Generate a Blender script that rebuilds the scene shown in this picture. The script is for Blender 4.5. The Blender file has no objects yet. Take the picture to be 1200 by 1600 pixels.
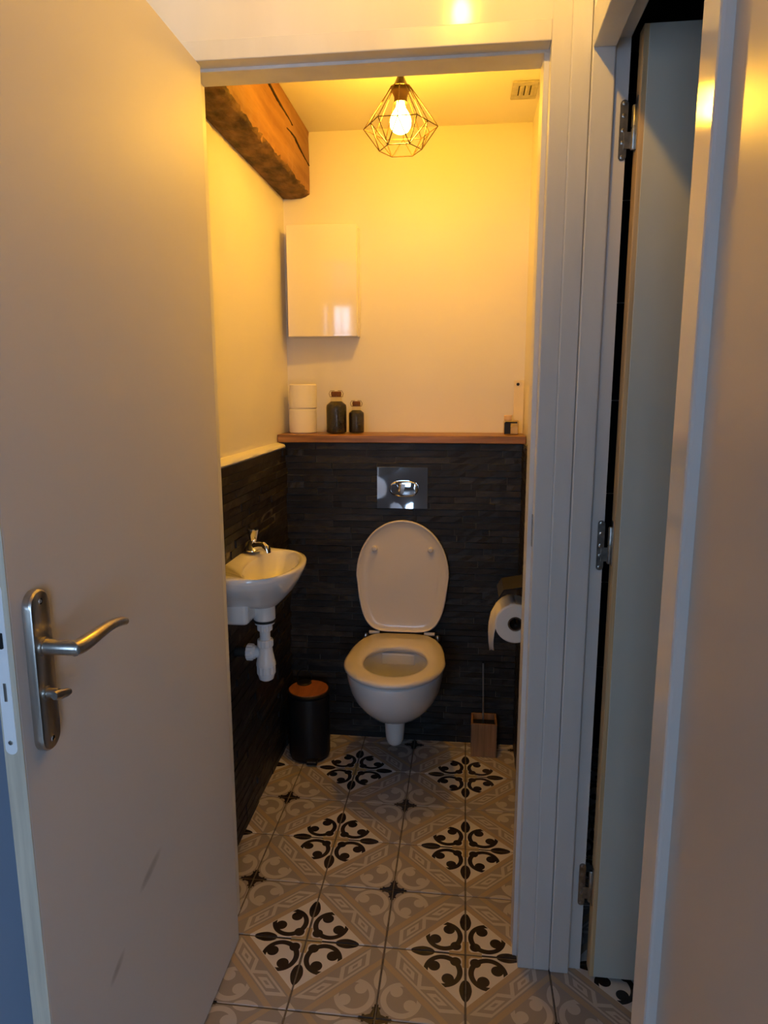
import bpy, bmesh, math, random
from mathutils import Vector, Matrix
random.seed(7)
S = bpy.context.scene
C = S.collection
PI = math.pi

# ------------------------------------------------------------------ camera
cam_d = bpy.data.cameras.new('camera'); cam = bpy.data.objects.new('camera', cam_d); C.objects.link(cam)
cam_d.sensor_fit = 'VERTICAL'; cam_d.sensor_height = 36.0; cam_d.lens = 36.0*1073.06/1600.0
cam_d.clip_start = 0.02
pitch, yaw, roll = -0.176518, 0.116458, -0.0017745
fw = Vector((-math.sin(yaw)*math.cos(pitch), math.cos(yaw)*math.cos(pitch), math.sin(pitch)))
rt = Vector((math.cos(yaw), math.sin(yaw), 0)); up = rt.cross(fw)
rt2 = rt*math.cos(roll)+up*math.sin(roll); up2 = -rt*math.sin(roll)+up*math.cos(roll)
M3 = Matrix((rt2, up2, -fw)).transposed().to_4x4()
M3.translation = Vector((-0.02617, -1.48829, 1.37171))
cam.matrix_world = M3
S.camera = cam

# ------------------------------------------------------------------ world, daylight, exposure
W = bpy.data.worlds.new('World'); S.world = W; W.use_nodes = True
bg = W.node_tree.nodes['Background']
bg.inputs[0].default_value = (0.50, 0.72, 1.0, 1); bg.inputs[1].default_value = 12.0
WIN = (-1.35, -0.45, 0.85, 2.34, -4.2)          # x0 x1 z0 z1 y of the hall window
WIN2 = (0.45, 1.50, 0.30, 2.20, -4.2)           # glazed garden door further right in the same wall
for wn in (WIN, WIN2):
    pl = bpy.data.lights.new('window_portal', 'AREA'); pl.shape = 'RECTANGLE'
    pl.size = wn[1]-wn[0]; pl.size_y = wn[3]-wn[2]; pl.cycles.is_portal = True
    po = bpy.data.objects.new('window_portal', pl); C.objects.link(po)
    po.location = ((wn[0]+wn[1])/2, wn[4]-0.12, (wn[2]+wn[3])/2); po.rotation_euler = (PI/2, 0, 0)
BULB_E = 300.0; HALL_E = 700.0
vs = S.view_settings
vs.view_transform = 'Standard'; vs.look = 'None'; vs.gamma = 1.0; vs.use_curve_mapping = False; vs.exposure = 0.06
S.display_settings.display_device = 'sRGB'
S.cycles.use_denoising = True
S.cycles.max_bounces = 10; S.cycles.diffuse_bounces = 6; S.cycles.glossy_bounces = 5; S.cycles.transmission_bounces = 8
S.cycles.sample_clamp_indirect = 6.0
S.cycles.caustics_reflective = False; S.cycles.caustics_refractive = False

# ------------------------------------------------------------------ shader expression helper
class X:
    nt = None
    def __init__(s, v): s.v = v
    @staticmethod
    def op(name, a, b=None, c=None):
        n = X.nt.nodes.new('ShaderNodeMath'); n.operation = name
        for i, q in enumerate((a, b, c)):
            if q is None: continue
            if isinstance(q, X): q = q.v
            if isinstance(q, (int, float)): n.inputs[i].default_value = q
            else: X.nt.links.new(q, n.inputs[i])
        return X(n.outputs[0])
    def __add__(s, o): return X.op('ADD', s, o)
    __radd__ = __add__
    def __sub__(s, o): return X.op('SUBTRACT', s, o)
    def __rsub__(s, o): return X.op('SUBTRACT', o, s)
    def __mul__(s, o): return X.op('MULTIPLY', s, o)
    __rmul__ = __mul__
    def __truediv__(s, o): return X.op('DIVIDE', s, o)
    def lt(s, o): return X.op('LESS_THAN', s, o)
    def gt(s, o): return X.op('GREATER_THAN', s, o)
    def abs(s): return X.op('ABSOLUTE', s)
    def sqrt(s): return X.op('SQRT', s)
    def mn(s, o): return X.op('MINIMUM', s, o)
    def mx(s, o): return X.op('MAXIMUM', s, o)
def mixc(nt, f, a, b):
    n = nt.nodes.new('ShaderNodeMix'); n.data_type = 'RGBA'
    for i, q in ((0, f), (6, a), (7, b)):
        if isinstance(q, X): q = q.v
        if isinstance(q, (int, float)): n.inputs[i].default_value = q
        elif isinstance(q, tuple): n.inputs[i].default_value = (*q, 1) if len(q) == 3 else q
        else: nt.links.new(q, n.inputs[i])
    return n.outputs[2]

MATS = {}
def mat(name, col=(.8, .8, .8), rough=.5, metal=0, coat=0, spec=.5, noise=None, bump=None, emis=None, trans=0, ior=1.45, alpha=1):
    """principled material; noise=(scale xyz, amount) mottles the colour, bump=(scale xyz, strength, detail)"""
    m = bpy.data.materials.new(name); m.use_nodes = True; nt = m.node_tree
    b = nt.nodes['Principled BSDF']
    b.inputs['Base Color'].default_value = (*col, 1); b.inputs['Roughness'].default_value = rough
    b.inputs['Metallic'].default_value = metal; b.inputs['Coat Weight'].default_value = coat
    b.inputs['Coat Roughness'].default_value = .05
    b.inputs['Specular IOR Level'].default_value = spec; b.inputs['IOR'].default_value = ior
    b.inputs['Transmission Weight'].default_value = trans; b.inputs['Alpha'].default_value = alpha
    def nz(sc, detail=4):
        tc = nt.nodes.new('ShaderNodeTexCoord'); mp = nt.nodes.new('ShaderNodeMapping'); t = nt.nodes.new('ShaderNodeTexNoise')
        mp.inputs['Scale'].default_value = sc; t.inputs['Scale'].default_value = 1; t.inputs['Detail'].default_value = detail
        geo = nt.nodes.new('ShaderNodeNewGeometry')
        nt.links.new(geo.outputs['Position'], mp.inputs[0]); nt.links.new(mp.outputs[0], t.inputs[0]); return t.outputs[0]
    if noise:
        sc, amt = noise[0], noise[1]; c2 = noise[2] if len(noise) > 2 else tuple(max(0, q*(1-amt)) for q in col)
        r = nt.nodes.new('ShaderNodeMapRange'); r.inputs[1].default_value = .35; r.inputs[2].default_value = .65
        nt.links.new(nz(sc, 6), r.inputs[0])
        nt.links.new(mixc(nt, r.outputs[0], col, c2), b.inputs['Base Color'])
    if bump:
        bn = nt.nodes.new('ShaderNodeBump'); bn.inputs['Strength'].default_value = bump[1]; bn.inputs['Distance'].default_value = bump[2] if len(bump) > 2 else .002
        nt.links.new(nz(bump[0], 5), bn.inputs['Height']); nt.links.new(bn.outputs[0], b.inputs['Normal'])
    if emis:
        b.inputs['Emission Color'].default_value = (*emis[0], 1); b.inputs['Emission Strength'].default_value = emis[1]
    MATS[name] = m; return m

mat('wall_paint', (.82, .79, .73), .45, noise=((3, 3, 3), .03), bump=((60, 60, 60), .06, .002))
mat('ceiling_paint', (.80, .77, .70), .5, bump=((40, 40, 40), .06, .002))
mat('gloss_paint', (.80, .79, .77), .11, noise=((9, 9, 2), .05), bump=((30, 30, 5), .05, .002))
mat('frame_paint', (.78, .78, .77), .3, noise=((14, 14, 3), .08), bump=((90, 90, 8), .10, .001))
mat('right_wall_paint', (.68, .59, .51), .3, noise=((2.2, 2.2, 2.2), .06), bump=((50, 50, 14), .08, .002))
mat('blue_wall', (.50, .60, .76), .5)
mat('hall_wall', (.24, .24, .25), .6)
mat('grey_green_paint', (.66, .68, .62), .35, noise=((4, 4, 4), .06))
mat('pine', (.62, .55, .44), .6, noise=((120, 120, 6), .22), bump=((150, 150, 6), .15, .001))
mat('pine_warm', (.78, .56, .30), .55, noise=((140, 140, 5), .25))
mat('slate', (.018, .0152, .0140), .5, spec=.45, noise=((22, 22, 60), 0, (.009, .008, .008)), bump=((60, 60, 110), .3, .003))
mat('slate_light', (.040, .034, .030), .5, spec=.5, noise=((22, 22, 60), 0, (.011, .010, .010)), bump=((60, 60, 110), .35, .003))
mat('slate_joint', (.12, .108, .096), .9)
mat('grout', (.19, .16, .135), .9, noise=((60, 60, 60), .4))
mat('ceramic', (.74, .74, .75), .10, coat=.6)
mat('basin_ceramic', (.84, .83, .81), .08, coat=.6)
mat('toilet_plastic', (.72, .67, .63), .22, coat=.25)
mat('white_plastic', (.82, .83, .85), .3)
mat('black_rubber', (.015, .015, .015), .6)
mat('chrome', (.85, .86, .88), .05, metal=1)
mat('satin_steel', (.55, .52, .48), .28, metal=1, noise=((200, 200, 10), .15))
mat('zinc', (.50, .49, .46), .32, metal=1, noise=((70, 70, 70), .35))
mat('black_metal', (.010, .010, .011), .42, spec=.3)
mat('wire_brown', (.10, .055, .028), .3, metal=.6)
mat('brown_cap', (.045, .022, .012), .35)
mat('oak', (.40, .19, .075), .38, noise=((4, 60, 60), .5), bump=((4, 80, 80), .12, .001))
mat('bamboo', (.40, .21, .10), .45, noise=((90, 90, 5), .35))
mat('lid_wood', (.38, .13, .05), .4, noise=((60, 8, 10), .3))
mat('beam_wood', (.31, .155, .056), .6, noise=((26, 2.6, 26), .0, (.19, .080, .026)), bump=((60, 5, 60), .6, .006))
mat('beam_bark', (.20, .105, .048), .75, noise=((30, 14, 30), .0, (.045, .022, .012)), bump=((50, 20, 50), .9, .008))
mat('crack', (.02, .008, .004), .9)
mat('paper', (.84, .81, .76), .9, bump=((250, 250, 250), .15, .001))
mat('cardboard', (.10, .07, .05), .9)
mat('black_pearls', (.010, .009, .010), .2, noise=((300, 300, 300), .0, (.022, .020, .020)), bump=((330, 330, 330), .8, .004))
mat('cork', (.20, .075, .03), .8, noise=((200, 200, 200), .4))
mat('cream_card', (.80, .70, .52), .6)
mat('wood_cap', (.72, .50, .33), .5)
mat('vent_plastic', (.50, .47, .40), .5, noise=((40, 40, 40), .2))
mat('dark_slot', (.03, .025, .02), .9)
mat('cabinet_gloss', (.83, .80, .76), .06, coat=.8)
mat('shower_tile', (.016, .024, .036), .25, coat=.2)
mat('shower_grout', (.55, .57, .58), .8)
mat('dark_ceiling', (.35, .38, .37), .7)
mat('floor_shade', (.3, .3, .3), .6)
mat('bulb_glow', (1, .8, .5), .3, emis=((1.0, .49, .03), BULB_E))
mat('hall_glow', (1, .8, .5), .3, emis=((1.0, .51, .05), HALL_E))
mat('white_window', (.8, .8, .8), .4)
# thin clear glass that lets light straight through
def glass(name, tint, gloss=.08):
    m = bpy.data.materials.new(name); m.use_nodes = True; nt = m.node_tree; nt.nodes.clear()
    o = nt.nodes.new('ShaderNodeOutputMaterial'); mx = nt.nodes.new('ShaderNodeMixShader')
    t = nt.nodes.new('ShaderNodeBsdfTransparent'); t.inputs[0].default_value = (*tint, 1)
    g = nt.nodes.new('ShaderNodeBsdfGlossy'); g.inputs['Roughness'].default_value = .03
    mx.inputs[0].default_value = gloss
    nt.links.new(t.outputs[0], mx.inputs[1]); nt.links.new(g.outputs[0], mx.inputs[2]); nt.links.new(mx.outputs[0], o.inputs[0])
    MATS[name] = m
glass('window_glass', (.95, .97, 1.0), .05)
glass('jar_glass', (.95, .92, .86), .03)
glass('bottle_glass', (.86, .80, .68), .10)

# printed cement tile: one tile, rosette corner at (0,0), small cross corner at (1,1)
def tile_material():
    m = bpy.data.materials.new('patterned_tile'); m.use_nodes = True; nt = m.node_tree; X.nt = nt
    b = nt.nodes['Principled BSDF']
    tc = nt.nodes.new('ShaderNodeTexCoord'); sp = nt.nodes.new('ShaderNodeSeparateXYZ')
    nt.links.new(tc.outputs['Object'], sp.inputs[0])
    u = X(sp.outputs[0])*5.0; v = X(sp.outputs[1])*5.0
    s = u+v; flip = s.gt(1.0)
    a = u+flip*(1-2*u); bb = v+flip*(1-2*v)
    lo = a.mn(bb); hi = a.mx(bb)
    q1 = (hi-.525)/.148; q2 = lo/(.074-.10*(hi-.525).mx(0.0))
    bulb = (q1*q1+q2*q2).lt(1.0)
    stem = lo.lt(.014)*hi.lt(.40)*hi.gt(.20)
    da = a-.272; db = bb-.272
    d = (da*da+db*db).sqrt()
    ring = (d-.205).abs().lt(.030-.015*(da+db))*(da+db).lt(.195)
    e1 = hi-.378; e2 = lo-.208
    ball = (e1*e1+e2*e2).lt(.0054)
    c1 = a-.12; c2 = bb-.12
    core = (c1*c1+c2*c2).lt(.0045)
    motif = bulb.mx(stem).mx(ring).mx(ball)
    blackA = motif.mx(core)
    gold = (lo.lt(.040)*hi.lt(.20)).mx((hi+lo).lt(.11))
    crossC = (hi/.215+lo/.085).lt(1.0).mx(lo.lt(.024)*hi.lt(.185)).mx(lo.lt(.05)*hi.gt(.12)*hi.lt(.15))
    n = (s-1.0); na = n.abs()
    p = (u-v).abs()-.35+n*.95
    ee = (p.abs()/.32).mx(na/.125)
    key = (ee.lt(1.0)*ee.gt(.72)).mx(ee.lt(.44)*ee.gt(.17))
    hu = u.mx(v); lu = u.mn(v)
    dia = ((1.0-hu)+lu).lt(.11)
    cream = (.78, .74, .71); tan = (.48, .375, .27); taupe = (.37, .33, .305); light = (.60, .55, .52)
    black = (.018, .012, .011); goldc = (.50, .37, .19)
    colA = mixc(nt, gold, mixc(nt, blackA, cream, black), goldc)
    colC = mixc(nt, crossC, mixc(nt, motif, taupe, light), black)
    col = mixc(nt, flip, colA, colC)
    col = mixc(nt, na.lt(.25), col, tan)
    col = mixc(nt, na.lt(.155), col, taupe)
    col = mixc(nt, na.lt(.155)*key, col, light)
    col = mixc(nt, dia, col, light)
    ns = nt.nodes.new('ShaderNodeTexNoise'); ns.inputs['Scale'].default_value = 6; ns.inputs['Detail'].default_value = 5
    geo = nt.nodes.new('ShaderNodeNewGeometry'); nt.links.new(geo.outputs['Position'], ns.inputs[0])
    col = mixc(nt, X(ns.outputs[0])*.25-.07, col, (.22, .17, .13))
    nt.links.new(col, b.inputs['Base Color'])
    b.inputs['Roughness'].default_value = .27
    bn = nt.nodes.new('ShaderNodeBump'); bn.inputs['Strength'].default_value = .05; bn.inputs['Distance'].default_value = .002
    n2 = nt.nodes.new('ShaderNodeTexNoise'); n2.inputs['Scale'].default_value = 70
    nt.links.new(geo.outputs['Position'], n2.inputs[0]); nt.links.new(n2.outputs[0], bn.inputs['Height']); nt.links.new(bn.outputs[0], b.inputs['Normal'])
    MATS['patterned_tile'] = m
tile_material()

# door paint with two scuff marks (dirt with its own shape)
def door_material():
    m = bpy.data.materials.new('door_paint'); m.use_nodes = True; nt = m.node_tree; X.nt = nt
    b = nt.nodes['Principled BSDF']; b.inputs['Roughness'].default_value = .52
    geo = nt.nodes.new('ShaderNodeNewGeometry'); sp = nt.nodes.new('ShaderNodeSeparateXYZ'); nt.links.new(geo.outputs['Position'], sp.inputs[0])
    y = X(sp.outputs[1]); z = X(sp.outputs[2])
    ns = nt.nodes.new('ShaderNodeTexNoise'); ns.inputs['Scale'].default_value = 14; ns.inputs['Detail'].default_value = 5
    nt.links.new(geo.outputs['Position'], ns.inputs[0]); nz = X(ns.outputs[0])
    def streak(cy, cz, dy, dz, L, w):
        t = (y-cy)*dy+(z-cz)*dz; o = (y-cy)*dz-(z-cz)*dy
        r = (t*t)/(L*L)+(o*o)/(w*w)
        return (1.0-r).mx(0.0)
    sc = streak(-.45, .53, .97, .24, .05, .012).mx(streak(-.58, .452, .9, .43, .03, .01))*.45*nz*2
    col = mixc(nt, nz*.12, (.64, .62, .61), (.56, .54, .53))
    col = mixc(nt, sc, col, (.18, .16, .15))
    nt.links.new(col, b.inputs['Base Color'])
    bn = nt.nodes.new('ShaderNodeBump'); bn.inputs['Strength'].default_value = .05; bn.inputs['Distance'].default_value = .002
    n2 = nt.nodes.new('ShaderNodeTexNoise'); n2.inputs['Scale'].default_value = 60
    nt.links.new(geo.outputs['Position'], n2.inputs[0]); nt.links.new(n2.outputs[0], bn.inputs['Height']); nt.links.new(bn.outputs[0], b.inputs['Normal'])
    MATS['door_paint'] = m
door_material()

# ------------------------------------------------------------------ mesh helpers (all take world coordinates)
class MB:
    def __init__(s): s.v = []; s.f = []
    def add(s, vs, fs):
        o = len(s.v); s.v += [tuple(q) for q in vs]; s.f += [tuple(i+o for i in f) for f in fs]; return s
    def box(s, x0, x1, y0, y1, z0, z1):
        return s.add([(x0, y0, z0), (x1, y0, z0), (x1, y1, z0), (x0, y1, z0), (x0, y0, z1), (x1, y0, z1), (x1, y1, z1), (x0, y1, z1)],
                     [(0, 3, 2, 1), (4, 5, 6, 7), (0, 1, 5, 4), (1, 2, 6, 5), (2, 3, 7, 6), (3, 0, 4, 7)])
    def loft(s, rings, cap0=True, cap1=True, closed=True):
        n = len(rings[0]); vs = [p for r in rings for p in r]; fs = []
        for i in range(len(rings)-1):
            for j in range(n if closed else n-1):
                k = (j+1) % n
                fs.append((i*n+j, i*n+k, (i+1)*n+k, (i+1)*n+j))
        if cap0: fs.append(tuple(range(n-1, -1, -1)))
        if cap1: fs.append(tuple((len(rings)-1)*n+j for j in range(n)))
        return s.add(vs, fs)
    def lathe(s, prof, c, n=32, axis='Z', cap0=True, cap1=True):
        rings = []
        for r, h in prof:
            rg = []
            for j in range(n):
                t = 2*PI*j/n; a, b = r*math.cos(t), r*math.sin(t)
                if axis == 'Z': rg.append((c[0]+a, c[1]+b, c[2]+h))
                elif axis == 'X': rg.append((c[0]+h, c[1]+a, c[2]+b))
                else: rg.append((c[0]+b, c[1]+h, c[2]+a))
            rings.append(rg)
        return s.loft(rings, cap0, cap1)
    def tube(s, pts, r, n=8, closed=False):
        pts = [Vector(p) for p in pts]; m = len(pts); rings = []
        prev = None
        for i, p in enumerate(pts):
            if closed: t = pts[(i+1) % m]-pts[i-1]
            else: t = pts[min(i+1, m-1)]-pts[max(i-1, 0)]
            t.normalize()
            ref = prev if prev is not None else (Vector((0, 0, 1)) if abs(t.z) < .9 else Vector((1, 0, 0)))
            a = ref-t*ref.dot(t); a.normalize(); prev = a; b = t.cross(a)
            rr = r[i] if isinstance(r, (list, tuple)) else r
            rings.append([p+a*rr*math.cos(2*PI*j/n)+b*rr*math.sin(2*PI*j/n) for j in range(n)])
        if closed: return s.loft(rings+[rings[0]], False, False)
        return s.loft(rings)
    def obj(s, name, m, parent=None, loc=None, bevel=0, smooth=False, seg=2, angle=35, subsurf=0, solid=0):
        me = bpy.data.meshes.new(name)
        off = Vector(loc) if loc is not None else (Vector(parent['_o']) if parent is not None and '_o' in parent else Vector((0, 0, 0)))
        me.from_pydata([tuple(Vector(q)-off) for q in s.v], [], s.f)
        bm = bmesh.new(); bm.from_mesh(me); bmesh.ops.remove_doubles(bm, verts=bm.verts, dist=1e-6)
        bmesh.ops.recalc_face_normals(bm, faces=bm.faces); bm.to_mesh(me); bm.free()
        o = bpy.data.objects.new(name, me); C.objects.link(o); me.materials.append(MATS[m])
        if bevel:
            md = o.modifiers.new('bevel', 'BEVEL'); md.width = bevel; md.segments = seg; md.limit_method = 'ANGLE'; md.angle_limit = math.radians(40)
        if solid:
            md = o.modifiers.new('solid', 'SOLIDIFY'); md.thickness = solid
        if subsurf:
            md = o.modifiers.new('sub', 'SUBSURF'); md.levels = subsurf; md.render_levels = subsurf
        if smooth:
            me.polygons.foreach_set('use_smooth', [True]*len(me.polygons))
            if angle < 180: me.set_sharp_from_angle(angle=math.radians(angle))
        if parent is not None:
            o.parent = parent
        else:
            o.location = off
        o['_o'] = tuple(off)
        return o
def box(name, b, m, parent=None, bevel=0, **k): return MB().box(*b).obj(name, m, parent, bevel=bevel, **k)
def thing(name, label, cat, loc, group=None):
    o = bpy.data.objects.new(name, None); C.objects.link(o); o.location = loc; o.empty_display_size = .05; o['_o'] = tuple(loc)
    return tag(o, label, cat, group)
def tag(o, label, cat, group=None, kind=None):
    o['label'] = label; o['category'] = cat
    if group: o['group'] = group
    if kind: o['kind'] = kind
    return o
def struct(o, label, cat): return tag(o, label, cat, kind='structure')

# ================================================================== THE SETTING
XL, XLU, XR = -.692, -.722, .195          # tiled left face, plaster left face, right face of the toilet room
YT, YB = 1.04, 1.205                      # tiled back face, plaster back face
ZC = 2.308                                # toilet room ceiling
HC = 2.45                                 # hall ceiling

# floor base + single tiles
fl = struct(box('floor', (-1.85, 1.8, -4.35, 1.35, -.06, -.0028), 'grout'), 'patterned cement-look tile floor running from the hall into the toilet', 'floor')
def tile_mesh():
    me = bpy.data.meshes.new('tile'); g = .0021; t = .2; c = .0012
    vs = []
    for (q, z) in ((g, -.004), (g, -c), (g+c, 0)):
        vs += [(q, q, z), (t-q, q, z), (t-q, t-q, z), (q, t-q, z)]
    fs = [(8, 9, 10, 11)]
    for r in (0, 4):
        for j in range(4): k = (j+1) % 4; fs.append((r+j, r+k, r+4+k, r+4+j))
    me.from_pydata(vs, [], fs); me.materials.append(MATS['patterned_tile']); return me
TM = tile_mesh()
def place_tile(i, j):
    # tile square i..i+1, j..j+1; its rosette corner is the corner with both indices even
    a = i if i % 2 == 0 else i+1; b = j if j % 2 == 0 else j+1
    dx = 1 if a == i else -1; dy = 1 if b == j else -1
    rot = {(1, 1): 0, (-1, 1): PI/2, (-1, -1): PI, (1, -1): -PI/2}[(dx, dy)]
    o = bpy.data.objects.new('tile', TM); C.objects.link(o); o.parent = fl
    o.location = (a*.2, b*.2, random.uniform(-.0004, .0002)); o.rotation_euler = (random.uniform(-.001, .001), random.uniform(-.001, .001), rot)
cells = [(i, j) for i in range(-4, 1) for j in range(0, 6)]                 # toilet room
cells += [(i, j) for i in range(-9, 2) for j in range(-12, 0)]              # hall near the doors
cells += [(i, j) for i in range(1, 7) for j in range(0, 6)] + [(i, j) for i in range(2, 7) for j in range(-6, 0)]   # shower room
for c in cells: place_tile(*c)

# stacked slate strips
strip_meshes = {}
def strip_mesh(L, H, k, mname):
    key = (L, H, k, mname)
    if key in strip_meshes: return strip_meshes[key]
    rnd = random.Random(hash((round(L*1000), round(H*1000), k)))
    me = bpy.data.meshes.new('stone_strip'); n = 5; g = .0012; vs = []; fs = []
    # local: x along length, z up, front toward -y
    for i in range(n+1):
        x = -L/2+g+(L-2*g)*i/n
        d0 = .0105+rnd.uniform(-.0012, .0012); d1 = .0105+rnd.uniform(-.0012, .0012)
        if i in (0, n): d0 -= .0008; d1 -= .0008
        vs += [(x, .006, -H/2+g), (x, -d0, -H/2+g), (x, -d1, H/2-g), (x, .006, H/2-g)]
    for i in range(n):
        a = i*4; b = a+4
        fs += [(a+1, b+1, b+2, a+2), (a, b, b+1, a+1), (a+2, b+2, b+3, a+3)]
    fs += [(0, 1, 2, 3), (n*4+3, n*4+2, n*4+1, n*4)]
    me.from_pydata(vs, [], fs); me.materials.append(MATS[mname]); strip_meshes[key] = me; return me
def clad(parent, length, height, place, rowh=.0247, seed=1):
    rnd = random.Random(seed); rows = int(round(height/rowh)); h = height/rows
    for r in range(rows):
        x = 0; first = True
        while x < length-1e-6:
            L = rnd.choice((.13, .17, .20, .24, .30))
            if first: L = rnd.choice((.07, .12, .18, .25)); first = False
            if length-x-L < .06: L = length-x
            L = round(L, 3)
            o = bpy.data.objects.new('stone_strip', strip_mesh(L, round(h, 4), rnd.randrange(3), 'slate_light' if rnd.random() < .30 else 'slate'))
            C.objects.link(o); o.parent = parent
            loc, rz = place(x+L/2, (r+.5)*h, rnd.uniform(-.0040, .0036)); o.location = loc; o.rotation_euler = (0, 0, rz)
            x += L

wb = struct(MB().box(XLU-.1, XR+.1, YB, YB+.1, 0, ZC+.1).obj('wall_back', 'wall_paint'), 'cream-lit plaster back wall above the slate boxing', 'wall')
wbl = struct(MB().box(XLU-.02, XR, YT+.0045, YB, 0, 1.178).obj('wall_back_lower', 'slate_joint'), 'dark stacked slate boxing behind the toilet', 'wall')
clad(wbl, XR-XL+.012, 1.176, lambda s, z, d: ((XL-.006+s, YT+.010+d, z), 0), seed=3)
wl = struct(MB().box(XLU-.12, XLU, .08, YB, 1.10, ZC+.1).box(XLU-.12, XL-.014, .08, YB, 0, 1.158).obj('wall_left', 'wall_paint'), 'plaster left wall with slate cladding below', 'wall')
lj = box('slate_backing', (XL-.0142, XL-.0042, .08, YT+.02, 0, 1.155), 'slate_joint', wl)
clad(wl, YT-.08+.004, 1.155, lambda s, z, d: ((XL-.010+d, .08+s, z), PI/2), seed=5)
wr = struct(MB().box(XR, .270, .015, YB+.05, 0, ZC+.1).obj('wall_right', 'wall_paint'), 'partition wall between the toilet and the shower room', 'wall')
wrl = box('slate_backing', (XR-.0085, XR+.0, .08, YT, 0, 1.178), 'slate_joint', wr)
clad(wr, YT-.08, 1.176, lambda s, z, d: ((XR-.003+d*.3, YT-s, z), -PI/2), seed=9)
struct(box('ceiling', (XLU-.1, XR+.05, .05, YB+.05, ZC, ZC+.08), 'ceiling_paint'), 'pale ceiling of the toilet room', 'ceiling')
# plaster bead on top of the slate of the left wall
bd = [[(XLU, y, 1.157), (XL-.001, y, 1.157), (XL+.003+.001*math.sin(y*37), y, 1.163), (XL-.002, y, 1.171), (XL-.012, y, 1.174), (XLU, y, 1.178)] for y in [.08+i*(YT-.02-.08)/24 for i in range(25)]]
struct(MB().loft(bd).obj('trim_1', 'wall_paint', smooth=True, angle=60), 'rounded cream plaster bead along the top of the slate', 'trim')

# front wall around the toilet door
fwl = MB().box(-1.75, -.64, -.022, .08, 0, HC).box(-.64, .164, -.0235, .08, 2.058, HC).box(.164, .2, .0, .08, 0, HC)
wf = struct(fwl.obj('wall_front', 'gloss_paint'), 'glossy cream-painted wall over the toilet doorway', 'wall')
# slate-blue side part of the same wall, left of the open door
struct(box('wall_hall_side', (-1.75, -.715, -.80, -.022, 0, HC), 'blue_wall'), 'slate-blue wall block behind the open toilet door', 'wall')

# toilet door frame
t1 = struct(box('trim_2', (.124, .1615, -.025, .08, 0, 2.6), 'frame_paint', bevel=.002), 'white-painted door frame of the toilet', 'trim')
box('door_stop', (.114, .1245, .011, .08, 0, 2.02), 'frame_paint', t1, bevel=.0015)
box('cover_strip', (.1612, .1985, -.0265, .02, 0, 2.6), 'frame_paint', t1, bevel=.003)
hd = box('head', (-.64, .124, -.025, .08, 2.022, 2.06), 'frame_paint', t1, bevel=.002)
box('door_stop', (-.64, .1245, .011, .08, 2.016, 2.023), 'frame_paint', t1, bevel=.0015)
box('jamb', (-.64, -.603, -.0215, .08, 0, 2.022), 'frame_paint', t1, bevel=.002)
box('door_stop', (-.604, -.599, .04, .08, 0, 2.02), 'frame_paint', t1, bevel=.001)
sp_ = box('strike_plate', (.1222, .1243, -.006, .006, 1.035, 1.105), 'zinc', t1, bevel=.0005)

# shower door frame, in the right wall of the hall
t2 = struct(box('trim_3', (.1995, .243, -.030, .06, 0, 2.6), 'frame_paint', bevel=.003), 'white-painted far post of the shower doorway', 'trim')
box('rebate', (.2425, .273, -.012, .06, 0, 2.05), 'frame_paint', t2, bevel=.001)
t3 = struct(MB().box(.2, .243, -.70, -.030, 2.003, 2.07).box(.2425, .273, -.70, -.012, 2.024, 2.07).obj('trim_4', 'frame_paint', bevel=.002), 'white-painted head of the shower doorway', 'trim')
t4 = struct(box('trim_5', (.2, .273, -.758, -.70, 0, 2.07), 'gloss_paint', bevel=.004), 'glossy cream near post of the shower doorway', 'trim')
# hall right wall
struct(MB().box(.213, .273, -1.75, -.7575, 0, HC).box(.205, .273, -.7575, -.03, 2.069, HC).obj('wall_hall_right', 'right_wall_paint'), 'beige painted hall wall close to the camera', 'wall')
struct(box('wall_hall_left', (-1.85, -1.75, -4.2, .08, 0, HC), 'hall_wall'), 'hall wall out of view on the left', 'wall')
struct(box('ceiling_hall', (-1.85, 1.8, -4.3, .08, HC, HC+.08), 'hall_wall'), 'plain hall ceiling', 'ceiling')
x0, x1, z0, z1, yw = WIN
u0, u1, v0, v1, _ = WIN2
struct(MB().box(-1.85, x0, yw-.15, yw, 0, HC).box(x1, u0, yw-.15, yw, 0, HC).box(u1, 1.8, yw-.15, yw, 0, HC).box(x0, x1, yw-.15, yw, 0, z0).box(x0, x1, yw-.15, yw, z1, HC).box(u0, u1, yw-.15, yw, 0, v0).box(u0, u1, yw-.15, yw, v1, HC).obj('wall_hall_back', 'hall_wall'), 'hall wall behind the camera with the windows', 'wall')
struct(box('wall_hall_far_right', (1.7, 1.8, -4.2, -1.42, 0, HC), 'hall_wall'), 'hall wall far right behind the camera', 'wall')
def make_window(name, a0, a1, b0, b1, nx, nzz, label):
    w1 = struct(MB().box(a0, a1, yw-.09, yw-.04, b0, b0+.05).box(a0, a1, yw-.09, yw-.04, b1-.05, b1).box(a0, a0+.05, yw-.09, yw-.04, b0, b1).box(a1-.05, a1, yw-.09, yw-.04, b0, b1).obj(name, 'white_window'), label, 'window')
    sx, sz = (a1-a0-.1)/nx, (b1-b0-.1)/nzz
    for i in range(1, nx): box('glazing_bar', (a0+.05+sx*i-.011, a0+.05+sx*i+.011, yw-.08, yw-.05, b0+.05, b1-.05), 'white_window', w1)
    for i in range(1, nzz): box('glazing_bar', (a0+.05, a1-.05, yw-.079, yw-.051, b0+.05+sz*i-.011, b0+.05+sz*i+.011), 'white_window', w1)
    for i in range(nx):
        for j in range(nzz):
            a = a0+.05+sx*i; b = b0+.05+sz*j
            box('pane', (a+.011, a+sx-.011, yw-.067, yw-.063, b+.011, b+sz-.011), 'window_glass', w1)
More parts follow.
